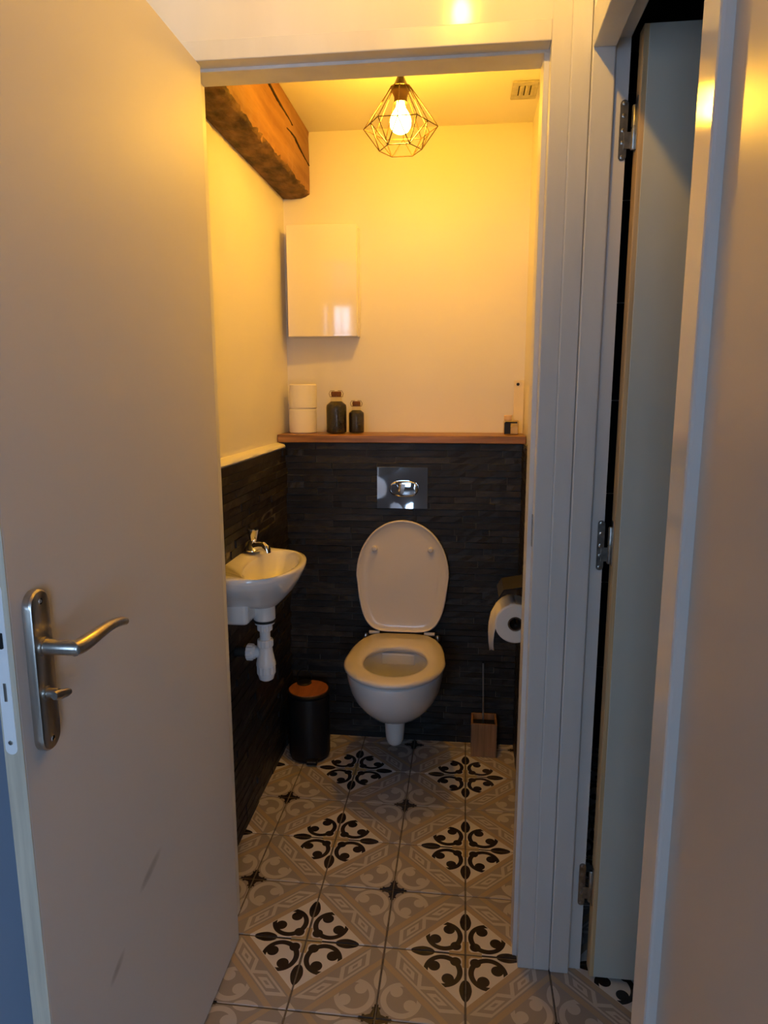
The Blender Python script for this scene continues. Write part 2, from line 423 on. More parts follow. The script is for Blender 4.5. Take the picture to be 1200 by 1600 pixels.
make_window('window_1', x0, x1, z0, z1, 9, 5, 'white barred window behind the camera')
make_window('window_2', u0, u1, v0, v1, 3, 4, 'tall glazed window further right behind the camera')

# shower room behind the right-hand door
struct(box('ceiling_shower', (.273, 1.4, -1.3, 1.25, 2.45, 2.5), 'dark_ceiling'), 'dark ceiling of the shower room', 'ceiling')
ws = struct(box('wall_shower_back', (.272, 1.4, 1.06, 1.12, 0, 2.5), 'shower_grout'), 'dark tiled back wall of the shower room', 'wall')
for i in range(4):
    for j in range(8):
        a = .2725+i*.2815; b = j*.333
        box('tile', (a+.0015, min(a+.280, 1.398), 1.052, 1.0605, b+.0015, min(b+.3315, 2.5)), 'shower_tile', ws, bevel=.001)
struct(box('wall_shower_right', (1.4, 1.46, -1.3, 1.25, 0, 2.5), 'shower_tile'), 'dark side wall of the shower room', 'wall')
struct(box('wall_shower_near', (.273, 1.8, -1.42, -1.3, 0, 2.5), 'shower_tile'), 'dark near wall of the shower room', 'wall')
sl = struct(box('wall_shower_left', (.270, .272, .0605, 1.06, 0, 2.5), 'shower_tile'), 'dark tiled side of the partition in the shower room', 'wall')

# ================================================================== DOORS
# toilet door, open at a right angle towards the camera
d1 = struct(box('door_1', (-.593, -.567, -.7515, -.026, .008, 2.012), 'door_paint', bevel=.0015, loc=(-.58, -.026, .008)), 'warm grey painted toilet door standing open on the left', 'door')
box('edge_strip', (-.5928, -.5672, -.7528, -.751, .008, 2.012), 'pine', d1)
lp = MB(); n = 10
ring = []
for k in range(n+1): t = PI*k/n; ring.append((math.cos(t), math.sin(t)))
cx, hw = -.582, .008
pts = [(cx+hw*c, 1.135+hw*s_) for c, s_ in ring]+[(cx-hw*c, .93-hw*s_) for c, s_ in ring]
lp.loft([[(x, -.7524, z) for x, z in pts], [(x, -.7540, z) for x, z in pts]])
lpo = lp.obj('lock_plate', 'white_plastic', d1, bevel=.0004)
box('latch', (-.591, -.578, -.7575, -.7535, 1.062, 1.082), 'black_metal', lpo, bevel=.001)
box('bolt', (-.584, -.580, -.7548, -.7538, .993, 1.017), 'satin_steel', lpo, bevel=.0005)
for zz in (.938, 1.13): MB().lathe([(.0030, 0), (.0030, -.0008), (.0018, -.0011)], (cx, -.7538, zz), 12, 'Y').obj('screw', 'zinc', lpo)
# handle plate
hp = MB(); pts = []
yc, hw = -.7095, .0205
for k in range(13): t = PI*k/12; pts.append((yc+hw*math.cos(t), 1.1035+hw*math.sin(t)))
for k in range(13): t = PI*k/12; pts.append((yc-hw*math.cos(t), .9275-hw*math.sin(t)))
def shr(f): return [(yc+(y-yc)*f, 1.0155+(z-1.0155)*(1-(1-f)*.22)) for y, z in pts]
hp.loft([[(-.567, y, z) for y, z in pts], [(-.558, y, z) for y, z in pts], [(-.5555, y, z) for y, z in shr(.93)], [(-.5548, y, z) for y, z in shr(.86)]])
hpo = hp.obj('handle_plate', 'satin_steel', d1, smooth=True, angle=30)
hpo['label'] = 'brushed steel door handle plate'
zz = 1.0495
MB().lathe([(.0125, 0), (.0125, .004), (.0100, .0045), (.0100, .047), (.0085, .050)], (-.5555, -.7115, zz), 20, 'X').obj('collar', 'satin_steel', hpo, smooth=True)
lev = MB()
path = [(-.5115, -.716, zz), (-.509, -.700, zz), (-.508, -.680, zz+.001), (-.509, -.655, zz+.0015), (-.511, -.63, zz+.0005), (-.513, -.605, zz-.003), (-.515, -.585, zz-.008), (-.516, -.574, zz-.012)]
lev.tube(path, [.0098, .0105, .0098, .0088, .0080, .0074, .0068, .0058], 12)
lev.obj('lever', 'satin_steel', hpo, smooth=True, angle=50)
kn = MB().lathe([(.009, 0), (.009, .004), (.0065, .0045), (.0065, .018)], (-.5555, -.7155, .9885), 16, 'X')
kno = kn.obj('thumb_turn_base', 'satin_steel', hpo, smooth=True)
tr = []
for k in range(7):
    t = k/6; yy = -.7235+.034*t; h = .0075*(1-.2*t)*(.75 if k in (0, 6) else 1)
    tr.append([(-.5385+.0045*math.cos(a)*(1-.2*t), yy, .9885-.009*t+h*math.sin(a)) for a in [2*PI*q/10 for q in range(10)]])
MB().loft(tr).obj('thumb_turn', 'satin_steel', hpo, smooth=True, angle=50)
for zz2 in (1.109, .922): MB().lathe([(.0042, 0), (.0042, .0012), (.0022, .0014)], (-.5556, yc, zz2), 14, 'X').obj('screw', 'chrome', hpo)

# shower door leaf, open into the shower room
d2 = struct(box('door_2', (.2975, .89, -.044, -.006, .012, 2.033), 'grey_green_paint', bevel=.0015, loc=(.30, -.03, .012)), 'grey-green painted shower door opened inwards', 'door')
box('edge_strip', (.2885, .2985, -.0435, -.0065, .012, 2.033), 'pine_warm', d2, bevel=.001)
for zh in (1.862, 1.043, .229):
    pts = []
    hwz, hh = .0075, .047
    for k in range(9): t = PI*k/8; pts.append((.2665+hwz*math.cos(t), zh+hh+hwz*math.sin(t)))
    for k in range(9): t = PI*k/8; pts.append((.2665-hwz*math.cos(t), zh-hh-hwz*math.sin(t)))
    hg = MB().loft([[(x, -.0118, z) for x, z in pts], [(x, -.0142, z) for x, z in pts]]).obj('hinge', 'zinc', d2)
    MB().box(.268, .284, -.0165, -.0142, zh-.034, zh-.004).obj('hinge_leaf', 'zinc', hg)
    MB().lathe([(.0044, -.040), (.0055, -.038), (.0055, -.002), (.0047, -.001), (.0047, .001), (.0055, .002), (.0055, .038), (.0044, .040)], (.2850, -.0195, zh+.002), 14).obj('hinge_pin', 'zinc', hg, smooth=True)
    MB().box(.2868, .2886, -.032, -.014, zh-.04, zh+.055).obj('hinge_leaf', 'zinc', hg)
    for k in (-.048, -.022, .0, .026, .048):
        MB().lathe([(.0042, 0), (.0042, -.0008), (.002, -.0012)], (.2665, -.0142, zh+k), 10, 'Y').obj('screw', 'satin_steel', hg)

# ================================================================== TOILET ROOM THINGS
# oak shelf
sh = box('shelf', (XLU+.002, XR-.002, 1.018, YB-.001, 1.178, 1.207), 'oak', bevel=.003, loc=(-.25, 1.1, 1.178))
tag(sh, 'oiled oak shelf board on top of the slate boxing', 'shelf')

# ceiling beam along the left wall
bx0, bx1, bz0, bz1 = XLU+.001, -.615, 2.078, ZC-.001
rings = []; NY = 70
prof = [(bx0, bz0), (bx0+.03, bz0-.003), (bx0+.07, bz0), (bx1-.014, bz0+.004), (bx1-.004, bz0+.014), (bx1, bz0+.04), (bx1, bz0+.09), (bx1+.001, bz0+.15), (bx1-.002, bz1-.02), (bx1-.003, bz1), (bx0, bz1)]
rr = random.Random(4)
for i in range(NY+1):
    y = .082+(YB-.084)*i/NY
    w = math.sin(y*9)*.003+math.sin(y*23+1)*.0015
    rg = []
    for k, (x, z) in enumerate(prof):
        jx = rr.uniform(-.0012, .0012); jz = rr.uniform(-.0025, .0025)
        if k in (0, 9, 10): jx = jz = 0
        if k in (3, 4): jx *= 3; jz *= 2
        rg.append((x+(w+jx if 2 < k < 9 else 0), y, z+(jz if 0 < k < 6 else 0)))
    rings.append(rg)
bm_ = MB().loft(rings)
bo = bm_.obj('ceiling_beam', 'beam_wood', smooth=True, angle=50, loc=(-.66, .6, bz0)); tag(bo, 'old rough-hewn brown timber beam along the top of the left wall', 'beam')
bo.data.materials.append(MATS['beam_bark'])
for p_ in bo.data.polygons:
    if p_.normal.z < -.35: p_.material_index = 1
def crack(pts, w):
    m = MB(); a = []; b = []
    for k, (y, z) in enumerate(pts):
        ww = w*math.sin(PI*(k+.35)/(len(pts)-.3))+.0006
        x = bx1+.0035+math.sin(y*9)*.003
        a.append((x, y, z-ww)); b.append((x, y, z+ww))
    rings_ = [[(p0[0], p0[1], p0[2]), (p0[0], p1[1], p1[2]), (p0[0]-.008, p1[1], p1[2]), (p0[0]-.008, p0[1], p0[2])] for p0, p1 in zip(a, b)]
    m.loft(rings_).obj('crack', 'crack', bo)
crack([(.45, 2.300), (.52, 2.283), (.62, 2.262), (.72, 2.247), (.80, 2.238), (.86, 2.236), (.92, 2.232)], .0028)
crack([(.84, 2.197), (.90, 2.203), (.96, 2.206), (1.04, 2.196), (1.12, 2.190), (1.19, 2.188)], .0022)

# pendant lamp
LX, LY = -.2215, .60
lt = thing('pendant_lamp', 'brown wire cage pendant lamp with a glowing bulb', 'lamp', (LX, LY, ZC))
MB().lathe([(.0, 0), (.03, 0), (.03, -.008), (.022, -.014), (.004, -.016)], (LX, LY, ZC), 24, cap0=False).obj('ceiling_rose', 'brown_cap', lt, smooth=True)
MB().tube([(LX, LY, ZC-.012), (LX, LY, 2.236)], .0028, 8).obj('cord', 'black_metal', lt)
MB().lathe([(.006, 2.240), (.0075, 2.236), (.013, 2.222), (.019, 2.210), (.026, 2.203), (.0265, 2.196), (.0235, 2.188), (.0185, 2.178), (.0180, 2.163), (.012, 2.163)], (LX, LY, 0), 28).obj('lamp_holder', 'brown_cap', lt, smooth=True)
MB().lathe([(.0105, 2.166), (.0115, 2.158), (.0135, 2.150), (.020, 2.140), (.027, 2.128), (.0302, 2.115), (.0285, 2.100), (.0215, 2.089), (.011, 2.0835), (.002, 2.0825)], (LX, LY, 0), 20).obj('bulb', 'bulb_glow', lt, smooth=True, angle=180)
cage = MB(); wr_ = .00145
def hexp(r, z, off=0, n=6): return [(LX+r*math.cos(2*PI*k/n+off), LY+r*math.sin(2*PI*k/n+off), z) for k in range(n)]
top = hexp(.028, 2.202, 0, 12); wide = hexp(.105, 2.098, 0); low = hexp(.060, 2.039, 0)
mid = [tuple((Vector(wide[k])+Vector(wide[(k+1) % 6]))/2) for k in range(6)]
segs = []
for k in range(6):
    segs += [(top[2*k], wide[k]), (top[2*k+1], mid[k]), (wide[k], mid[k]), (mid[k], wide[(k+1) % 6]), (wide[k], low[k]), (mid[k], low[k]), (mid[k], low[(k+1) % 6]), (low[k], low[(k+1) % 6])]
for k in range(12): segs.append((top[k], top[(k+1) % 12]))
for a, b in segs: cage.tube([a, b], wr_, 6)
cage.obj('wire_cage', 'wire_brown', lt, smooth=True)

# hall ceiling lamp (above and out of the frame)
HLX, HLY = -.056, -.60
hl = thing('hall_lamp', 'small warm ceiling bulb with an added light-blocking plate below, in the hall above the camera', 'lamp', (HLX, HLY, HC))
MB().lathe([(.035, 0), (.035, -.015), (.016, -.03), (.016, -.06), (.012, -.062)], (HLX, HLY, HC), 24).obj('base', 'black_metal', hl, smooth=True)
MB().lathe([(.010, -.058), (.013, -.066), (.021, -.085), (.0235, -.1), (.020, -.115), (.010, -.124), (.002, -.125)], (HLX, HLY, HC), 16).obj('bulb', 'hall_glow', hl, smooth=True, angle=180)
MB().lathe([(.004, -.157), (.030, -.154), (.044, -.146), (.047, -.140), (.045, -.140), (.030, -.149), (.004, -.152)], (HLX, HLY, HC), 28, cap0=False, cap1=False).obj('blocker_dish', 'black_metal', hl, smooth=True)  # unseen opaque plate added to keep the warm bulb off floor and lower walls
for k in range(3):
    t = 2*PI*k/3+PI/2+.5
    MB().tube([(HLX+.034*math.cos(t), HLY+.034*math.sin(t), HC-.012), (HLX+.046*math.cos(t), HLY+.046*math.sin(t), HC-.142)], .0014, 6).obj('rod', 'black_metal', hl)

# ceiling vent
vt = thing('ceiling_vent', 'square beige slotted vent in the ceiling corner', 'vent', (.142, .925, ZC))
box('cover', (.102, .183, .860, .992, ZC-.006, ZC), 'vent_plastic', vt, bevel=.003)
for k in range(3): box('slot', (.122+.018*k, .1255+.018*k, .885, .955, ZC-.0068, ZC-.0055), 'dark_slot', vt)
for k in range(3):
    bx = MB().box(.1257+.018*k, .134+.018*k, .885, .955, ZC-.0085, ZC-.0058); bx.obj('louvre', 'vent_plastic', vt, bevel=.001)

# wall cabinet
cb = thing('wall_cabinet', 'small glossy cream wall cabinet in the upper left corner', 'cabinet', (-.55, YB, 1.57))
cx0, cx1, cyf, cz0, cz1 = -.690, -.432, 1.125, 1.568, 1.965
box('body', (cx0, cx1, cyf+.018, YB, cz0, cz1), 'cabinet_gloss', cb, bevel=.0015)
# door hinged on its right edge and standing slightly ajar
ca, sa = math.cos(math.radians(4.5)), math.sin(math.radians(4.5)); cw = cx1-cx0
def cdp(a, d): return (cx1-a*ca+d*sa*-1, cyf-a*sa+d*ca)
q4 = [cdp(0, 0), cdp(cw, 0), cdp(cw, .016), cdp(0, .016)]
MB().loft([[(x, y, cz0) for x, y in q4], [(x, y, cz1) for x, y in q4]]).obj('cabinet_door', 'cabinet_gloss', cb, bevel=.0015)

# things on the shelf
ZS = 1.207
def paper_roll(c, r, h, rin, axis='Z', n=40):
    m = MB()
    pr = [(rin, 0), (r-.004, 0), (r, .004), (r, h-.004), (r-.004, h), (rin, h)]
    return m.lathe(pr+[(rin, 0)], c, n, axis, cap0=False, cap1=False)
for k, lb in enumerate(('cream paper roll standing at the bottom of the stack of two', 'cream paper roll on top of the stack of two')):
    c = (-.645+.002*k, 1.125, ZS+.0005+k*.0925)
    t = thing('toilet_roll', lb, 'paper roll', c, 'spare paper rolls on the shelf')
    paper_roll(c, .0525, .092, .020).obj('paper', 'paper', t, smooth=True)
    paper_roll((c[0], c[1], c[2]), .0198, .091, .0185, n=24).obj('core', 'cardboard', t, smooth=True)
def jar(x, y, r, h, neck_r, neck_h, lb, fill):
    t = thing('jar', lb, 'jar', (x, y, ZS), 'cork jars on the shelf')
    sh_h = h*.90
    MB().lathe([(r*.86, .0004), (r*.97, .004), (r, .010), (r, sh_h-.012), (r*.95, sh_h-.002), (neck_r+.002, h), (neck_r, h+.004), (neck_r, h+neck_h-.005), (neck_r+.0022, h+neck_h-.003), (neck_r+.0022, h+neck_h), (neck_r-.001, h+neck_h)], (x, y, ZS), 28, cap1=False).obj('glass', 'jar_glass', t, smooth=True)
    MB().lathe([(r*.80, .003), (r*.945, .007), (r*.955, .012), (r*.955, sh_h-.010), (r*.92, sh_h-.002), (neck_r*.95, h-.001)], (x, y, ZS), 28).obj('filling', fill, t, smooth=True)
    MB().lathe([(neck_r*.86, h+neck_h-.009), (neck_r*.92, h+neck_h-.001), (neck_r*.95, h+neck_h+.006), (neck_r*.82, h+neck_h+.010)], (x, y, ZS), 22).obj('cork', 'cork', t, smooth=True)
    wire = MB().tube([(x+(neck_r+.003)*math.cos(2*PI*k/20), y+(neck_r+.003)*math.sin(2*PI*k/20), ZS+h+neck_h*.62) for k in range(20)], .001, 5, True)
    for s_ in (-1, 1):
        wire.tube([(x+s_*(neck_r+.003), y, ZS+h+neck_h*.6), (x+s_*(neck_r+.006), y-.002, ZS+h+neck_h+.002), (x+s_*(neck_r+.001), y-.002, ZS+h+neck_h+.012), (x+s_*neck_r*.3, y-.002, ZS+h+neck_h+.0125)], .001, 5)
    wire.obj('wire_clip', 'wire_brown', t)
jar(-.508, 1.092, .0395, .122, .021, .026, 'taller cork-stoppered jar filled with black grains', 'black_pearls')
jar(-.435, 1.112, .0300, .089, .0165, .022, 'shorter cork-stoppered jar filled with black pebbles', 'black_pearls')

bt = thing('glass_bottle', 'small square scent bottle with a black label at the right end of the shelf', 'bottle', (.143, 1.09, ZS))
bx_, by_ = .143, 1.09
box('glass', (bx_-.027, bx_+.027, by_-.02, by_+.02, ZS+.0004, ZS+.052), 'bottle_glass', bt, bevel=.004)
box('liquid', (bx_-.0245, bx_+.0245, by_-.0175, by_+.0175, ZS+.003, ZS+.030), 'cream_card', bt, bevel=.003)
box('label', (bx_-.0255, bx_-.003, by_-.0212, by_-.0202, ZS+.004, ZS+.045), 'black_metal', bt)
box('nozzle', (bx_-.0225, bx_+.021, by_-.024, by_-.0205, ZS+.0425, ZS+.0485), 'black_metal', bt, bevel=.001)
MB().lathe([(.012, .052), (.0145, .054), (.0145, .069), (.013, .071)], (bx_-.012, by_, ZS), 20).obj('cap', 'wood_cap', bt, smooth=True)
cd = thing('hang_tag', 'tall cream card with a round dark hole leaning at the right end of the shelf', 'card', (.172, 1.15, ZS))
box('card', (.154, .1905, 1.15, 1.153, ZS+.0005, ZS+.197), 'cream_card', cd, bevel=.001)
MB().lathe([(.0055, 0), (.0055, -.0008)], (.168, 1.15, ZS+.183), 16, 'Y').obj('hole', 'black_metal', cd)

# flush plate (chrome, slightly domed)
fp = thing('flush_plate', 'mirror chrome flush plate with an oval push button above the toilet', 'flush plate', (-.2525, YT, .935))
px0, px1, pz0, pz1 = -.3465, -.1585, .9345, 1.0885
g = MB(); NN = 12; vs = []; fs = []
for i in range(NN+1):
    for j in range(NN+1):
        a = i/NN*2-1; b = j/NN*2-1
        vs.append(((px0+px1)/2+a*(px1-px0)/2, YT-.0076-.0012*(1-a*a)*(1-b*b)-(.0052*b*b*(.65+.35*math.sin(3.2*a+.4)) if b < 0 else .0010*b*math.sin(3*a)), (pz0+pz1)/2+b*(pz1-pz0)/2))
for i in range(NN):
    for j in range(NN): q = i*(NN+1)+j; fs.append((q, q+NN+1, q+NN+2, q+1))
g.add(vs, fs); g.obj('plate', 'chrome', fp, smooth=True, angle=180)
box('rim', (px0, px1, YT-.0075, YT+.004, pz0, pz1), 'chrome', fp, bevel=.001)
def oval(cx, cz, rx, rz, y, n=36, e=3.0):
    o = []
    for k in range(n):
        t = 2*PI*k/n; c, s_ = math.cos(t), math.sin(t)
        o.append((cx+rx*math.copysign(abs(c)**(2/e), c), y, cz+rz*math.copysign(abs(s_)**(2/e), s_)))
    return o
bc = (-.2455, 1.0090)
bo_ = MB().loft([oval(*bc, .0535, .0300, YT-.009, e=2.6), oval(*bc, .0535, .0300, YT-.0145, e=2.6), oval(*bc, .050, .0265, YT-.0160, e=2.6), oval(*bc, .0488, .0255, YT-.0145, e=2.6)]).obj('button_ring', 'chrome', fp, smooth=True)
MB().loft([oval(bc[0]+.013, bc[1], .0345, .0235, YT-.0140, e=3.2), oval(bc[0]+.013, bc[1], .0345, .0235, YT-.0160, e=3.2), oval(bc[0]+.013, bc[1], .032, .021, YT-.0168, e=3.2)]).obj('button', 'chrome', fp, smooth=True)
MB().loft([oval(bc[0]-.035, bc[1], .0125, .018, YT-.0140, e=2.4), oval(bc[0]-.035, bc[1], .0125, .018, YT-.0158, e=2.4)]).obj('button', 'chrome', fp, smooth=True)

# ---- wall-hung toilet
TX = -.2495
wc = thing('toilet', 'white wall-hung toilet with its lid up against the slate wall', 'toilet', (TX, YT, .09))
def egg(cx, yc, hw, af, ab, z, n=48, eb=2.6, ef=2.0, backw=1.0):
    o = []
    for k in range(n):
        t = 2*PI*k/n; c, s_ = math.cos(t), math.sin(t)
        e = eb if s_ > 0 else ef
        x = hw*math.copysign(abs(c)**(2/e), c); y = (ab if s_ > 0 else af)*math.copysign(abs(s_)**(2/e), s_)
        if s_ > 0: x *= 1-(1-backw)*(y/ab)**1.5
        o.append((cx+x, yc+y, z))
    return o
pan = []
#        z     hw    yc    af    ab
for z, hw, yc, af, ab in ((.212, .040, .835, .075, .10), (.2125, .062, .835, .105, .15), (.222, .088, .83, .140, .195), (.245, .113, .815, .168, .222), (.280, .135, .795, .186, .243),
                          (.320, .151, .775, .202, .263), (.360, .1605, .76, .212, .279), (.400, .1655, .75, .216, .289), (.428, .167, .745, .214, .294), (.436, .165, .745, .212, .292)):
    pan.append(egg(TX, yc, hw, af, ab, .436-(.436-z)*.9, eb=2.8, backw=.88))
# rim then inner bowl
for z, hw, yc, af, ab in ((.4375, .150, .745, .197, .24), (.4365, .122, .735, .165, .155), (.425, .114, .73, .155, .145), (.395, .118, .73, .158, .148), (.345, .105, .735, .14, .135), (.29, .072, .75, .10, .105), (.255, .045, .77, .06, .075)):
    pan.append(egg(TX, yc, hw, af, ab, z, eb=2.2))
MB().loft(pan, True, True).obj('pan', 'ceramic', wc, smooth=True, angle=70)
tail = []
for z, r, yc in ((.235, .0445, .86), (.21, .0425, .86), (.17, .0385, .86), (.13, .0355, .858), (.105, .033, .857), (.090, .0285, .856), (.082, .021, .856), (.079, .008, .856)):
    tail.append([(TX-.012+r*math.cos(2*PI*k/28), yc+r*1.1*math.sin(2*PI*k/28), z) for k in range(28)])
MB().loft(tail).obj('trap_outlet', 'ceramic', wc, smooth=True, angle=70)
MB().loft([egg(TX, .90, .074, .05, .135, z, eb=4) for z in (.18, .26)]).obj('wall_body', 'ceramic', wc, smooth=True)
MB().lathe([(.0, .2615), (.052, .2615), (.0525, .259), (.03, .2585)], (TX, .775, 0), 28, cap0=False).obj('bowl_water', 'bowl_water' if 'bowl_water' in MATS else 'jar_glass', wc)
# flush guard inside the bowl at the back
box('flush_guard', (TX-.062, TX+.062, .858, .880, .385, .430), 'ceramic', wc, bevel=.006)
# seat: ring with an oval opening
N = 56
def seat_ring(hw, af, ab, z, eb=4.5, bw=.80): return egg(TX, .735, hw, af, ab, z, N, eb=eb, backw=bw)
def hole_ring(k, z): return egg(TX+.002, .728, .108+k, .132+k, .128+k, z, N, eb=2.15)
sr = [seat_ring(.168, .204, .252, .4405), seat_ring(.1725, .209, .256, .4435), seat_ring(.1745, .2115, .258, .449), seat_ring(.172, .209, .2565, .4555), seat_ring(.163, .199, .251, .4605),
      hole_ring(.024, .4615), hole_ring(.010, .4595), hole_ring(.002, .455), hole_ring(.0, .449), hole_ring(.003, .4405)]
MB().loft(sr+[sr[0]], False, False).obj('seat', 'toilet_plastic', wc, smooth=True, angle=75)
# lid standing up, leaning back a little
lid_base = Vector((TX, .992, .464)); lean = math.radians(4.5)
def lid_pt(x, h, d): return (TX+x, lid_base.y+h*math.sin(lean)-d*math.cos(lean), lid_base.z+h*math.cos(lean)+d*math.sin(lean))
def lid_out(k, d, n=64):
    o = []
    for q in range(n):
        t = 2*PI*q/n; c, s_ = math.cos(t), math.sin(t)
        e = 5.0 if s_ < 0 else 2.05
        hw = .1755-k; hu = .213-k; hd = .215-k*.6
        x = hw*math.copysign(abs(c)**(2/e), c); h = (hd if s_ < 0 else hu)*math.copysign(abs(s_)**(2/e), s_)
        if s_ < 0: x *= 1-.19*(-h/hd)**1.3
        o.append(lid_pt(x, .215+h, d))
    return o
ld = [lid_out(.02, -.014), lid_out(.006, -.010), lid_out(.0, -.002), lid_out(.0005, .003), lid_out(.003, .0055), lid_out(.0065, .0055), lid_out(.009, .003), lid_out(.016, -.001), lid_out(.040, -.004), lid_out(.09, -.005), lid_out(.15, -.005)]
lido = MB().loft(ld).obj('lid', 'toilet_plastic', wc, smooth=True, angle=70)
for s_ in (-1, 1):
    px, pz = (-.105 if s_ < 0 else .105), .318
    a = Vector(lid_pt(px, pz, -.006)); b = Vector(lid_pt(px, pz, .008)); dd = (b-a).normalized()
    MB().tube([a, a+dd*.011, a+dd*.0150, a+dd*.0165], [.0105, .0100, .0080, .003], 14).obj('buffer', 'toilet_plastic', lido, smooth=True)
for s_ in (-1, 1):
    MB().lathe([(.007, -.02), (.0075, -.018), (.0075, .018), (.007, .02)], (TX+s_*.105, .997, .458), 16, 'X').obj('hinge', 'toilet_plastic', wc, smooth=True)
    MB().lathe([(.011, 0), (.011, .012), (.007, .02)], (TX+s_*.137, .985, .438), 16).obj('hinge_post', 'satin_steel', wc, smooth=True)

# ---- hand basin on the left wall
BX, BY, BZ = XL-.004, .405, .872
bs = thing('hand_basin', 'small white half-round hand basin with a bottle trap on the left slate wall', 'basin', (BX, BY, .51))
def dring(z, ext, hy, cy=BY, n=40, back=0.0, pe=.62, lift=0.0):
    """half-round outline: straight along the wall, bulging into the room"""
    o = []
    m = n*3//4
    for k in range(m):
        t = -PI/2+PI*k/(m-1); c, s_ = math.cos(t), math.sin(t)
        o.append((BX+back+ext*max(c, 0)**pe, cy+hy*math.copysign(abs(s_)**(.92), s_), z+lift*max(0, 1-ext*max(c, 0)**.62/.06)))
    for k in range(1, n-m+1):
        t = k/(n-m+1); o.append((BX+back, cy+hy*(1-2*t), z+lift))
    return o
def iring(z, rx, ry, n=40, cx=BX+.113, cy=.398):
    o = []; m = n*3//4
    # same vertex order as dring: start at -y side, round the front, then back along the wall
    for k in range(m):
        t = -PI/2+PI*k/(m-1); o.append((cx+rx*math.cos(t), cy+ry*math.sin(t), z))
    for k in range(1, n-m+1):
        t = PI/2+PI*k/(n-m+1); o.append((cx+rx*.75*math.cos(t), cy+ry*math.sin(t), z))
    return o
rg = [iring(.750, .028, .032, cx=BX+.093, cy=.40), iring(.7505, .038, .045, cx=BX+.093, cy=.40), iring(.757, .048, .066, cx=BX+.093, cy=.40),
      dring(.774, .158, .108, cy=.401, pe=.95), dring(.803, .184, .147, cy=.403, pe=.82), dring(.834, .202, .181, cy=.405, pe=.70), dring(.858, .212, .195, lift=.004), dring(.869, .2135, .1965, lift=.007), dring(.8735, .210, .193, lift=.009, back=.002)]
rg += [iring(.8745, .085, .176, cx=BX+.116, cy=.398), iring(.872, .080, .170), iring(.862, .077, .163), iring(.845, .074, .155), iring(.825, .067, .137), iring(.80, .052, .105), iring(.787, .033, .06), iring(.783, .016, .02)]
MB().loft(rg).obj('bowl', 'basin_ceramic', bs, smooth=True, angle=80)
box('wall_bracket', (BX, BX+.075, .30, .46, .715, .79), 'basin_ceramic', bs, bevel=.014, seg=3)
DX, DY = BX+.093, .400
MB().lathe([(.040, .757), (.0335, .745), (.033, .708), (.030, .704)], (DX, DY, 0), 30).obj('drain_neck', 'basin_ceramic', bs, smooth=True)
MB().lathe([(.0305, .705), (.0325, .703), (.0325, .698), (.030, .697)], (DX, DY, 0), 30).obj('gasket', 'black_rubber', bs, smooth=True)
tp = MB().lathe([(.029, .6975), (.029, .692), (.0185, .690), (.0158, .690), (.0158, .640), (.0158, .62), (.020, .621), (.0225, .60), (.0275, .575), (.0292, .568), (.0292, .562), (.0265, .561), (.0255, .535), (.0215, .519), (.012, .513), (.002, .512)], (DX, DY, 0), 30).obj('bottle_trap', 'white_plastic', bs, smooth=True, angle=30)
def ribbed(name, r, z0, z1, c, axis='Z', n=14, par=None, rt=None):
    m = MB(); N2 = n*4; rings = []
    for q, (h, f) in enumerate(((z0, .94), (z0+(z1-z0)*.15, 1), (z0+(z1-z0)*.85, 1), (z1, .94))):
        rg_ = []
        for k in range(N2):
            rrr = r*f*(1 if k % 4 < 2 else .945); t = 2*PI*k/N2
            if axis == 'Z': rg_.append((c[0]+rrr*math.cos(t), c[1]+rrr*math.sin(t), c[2]+h))
            else: rg_.append((c[0]+h, c[1]+rrr*math.cos(t), c[2]+rrr*math.sin(t)))
        rings.append(rg_)
    return m.loft(rings).obj(name, 'white_plastic', par)
ribbed('nut', .0225, .671, .691, (DX, DY, 0), par=tp)
ribbed('nut', .0238, .6205, .643, (DX, DY, 0), par=tp)
ribbed('cup', .0282, .535, .5625, (DX, DY, 0), n=12, par=tp)
MB().lathe([(.0165, -.012), (.0165, -.03), (.020, -.031), (.021, -.040)], (DX, DY, .600), 24, 'X').obj('outlet', 'white_plastic', tp, smooth=True)
ribbed('nut', .0255, -.056, -.038, (DX, DY, .600), axis='X', par=tp)
MB().lathe([(.0155, -.054), (.0155, -.093)], (DX, DY, .600), 20, 'X').obj('outlet_pipe', 'black_rubber', tp, smooth=True)
# overflow hole
MB().loft([[(BX+.0505+.0005*q+d_, .345+.0055*math.cos(2*PI*q/16), .846+.009*math.sin(2*PI*q/16)) for q in range(16)] for d_ in (-.002, .0012)]).obj('overflow_hole', 'dark_slot', bs)
# tap
TXx, TYy, TZ = BX+.033, .505, .888
tpp = thing('tap', 'small chrome tap with a flared knob on the basin', 'tap', (TXx, TYy, TZ))
MB().lathe([(.027, 0), (.0275, .004), (.024, .010), (.018, .018), (.0145, .024), (.012, .030)], (TXx, TYy, TZ-.001), 26).obj('body', 'chrome', tpp, smooth=True)
MB().tube([(TXx, TYy, TZ+.008), (TXx+.014, TYy-.008, TZ+.014), (TXx+.028, TYy-.015, TZ+.018), (TXx+.040, TYy-.021, TZ+.019), (TXx+.049, TYy-.026, TZ+.013)], [.017, .0155, .0125, .0115, .0105], 16).obj('spout', 'chrome', tpp, smooth=True, angle=60)
MB().tube([(TXx+.046, TYy-.0245, TZ+.018), (TXx+.0505, TYy-.027, TZ+.006), (TXx+.053, TYy-.028, TZ-.003)], [.0115, .0118, .0105], 18).obj('aerator', 'chrome', tpp, smooth=True, angle=60)
MB().lathe([(.0100, .028), (.0108, .033), (.0125, .040), (.0160, .056), (.0178, .064), (.0170, .0670), (.008, .0685)], (TXx, TYy, TZ-.001), 14).obj('knob', 'chrome', tpp, smooth=True, angle=20)

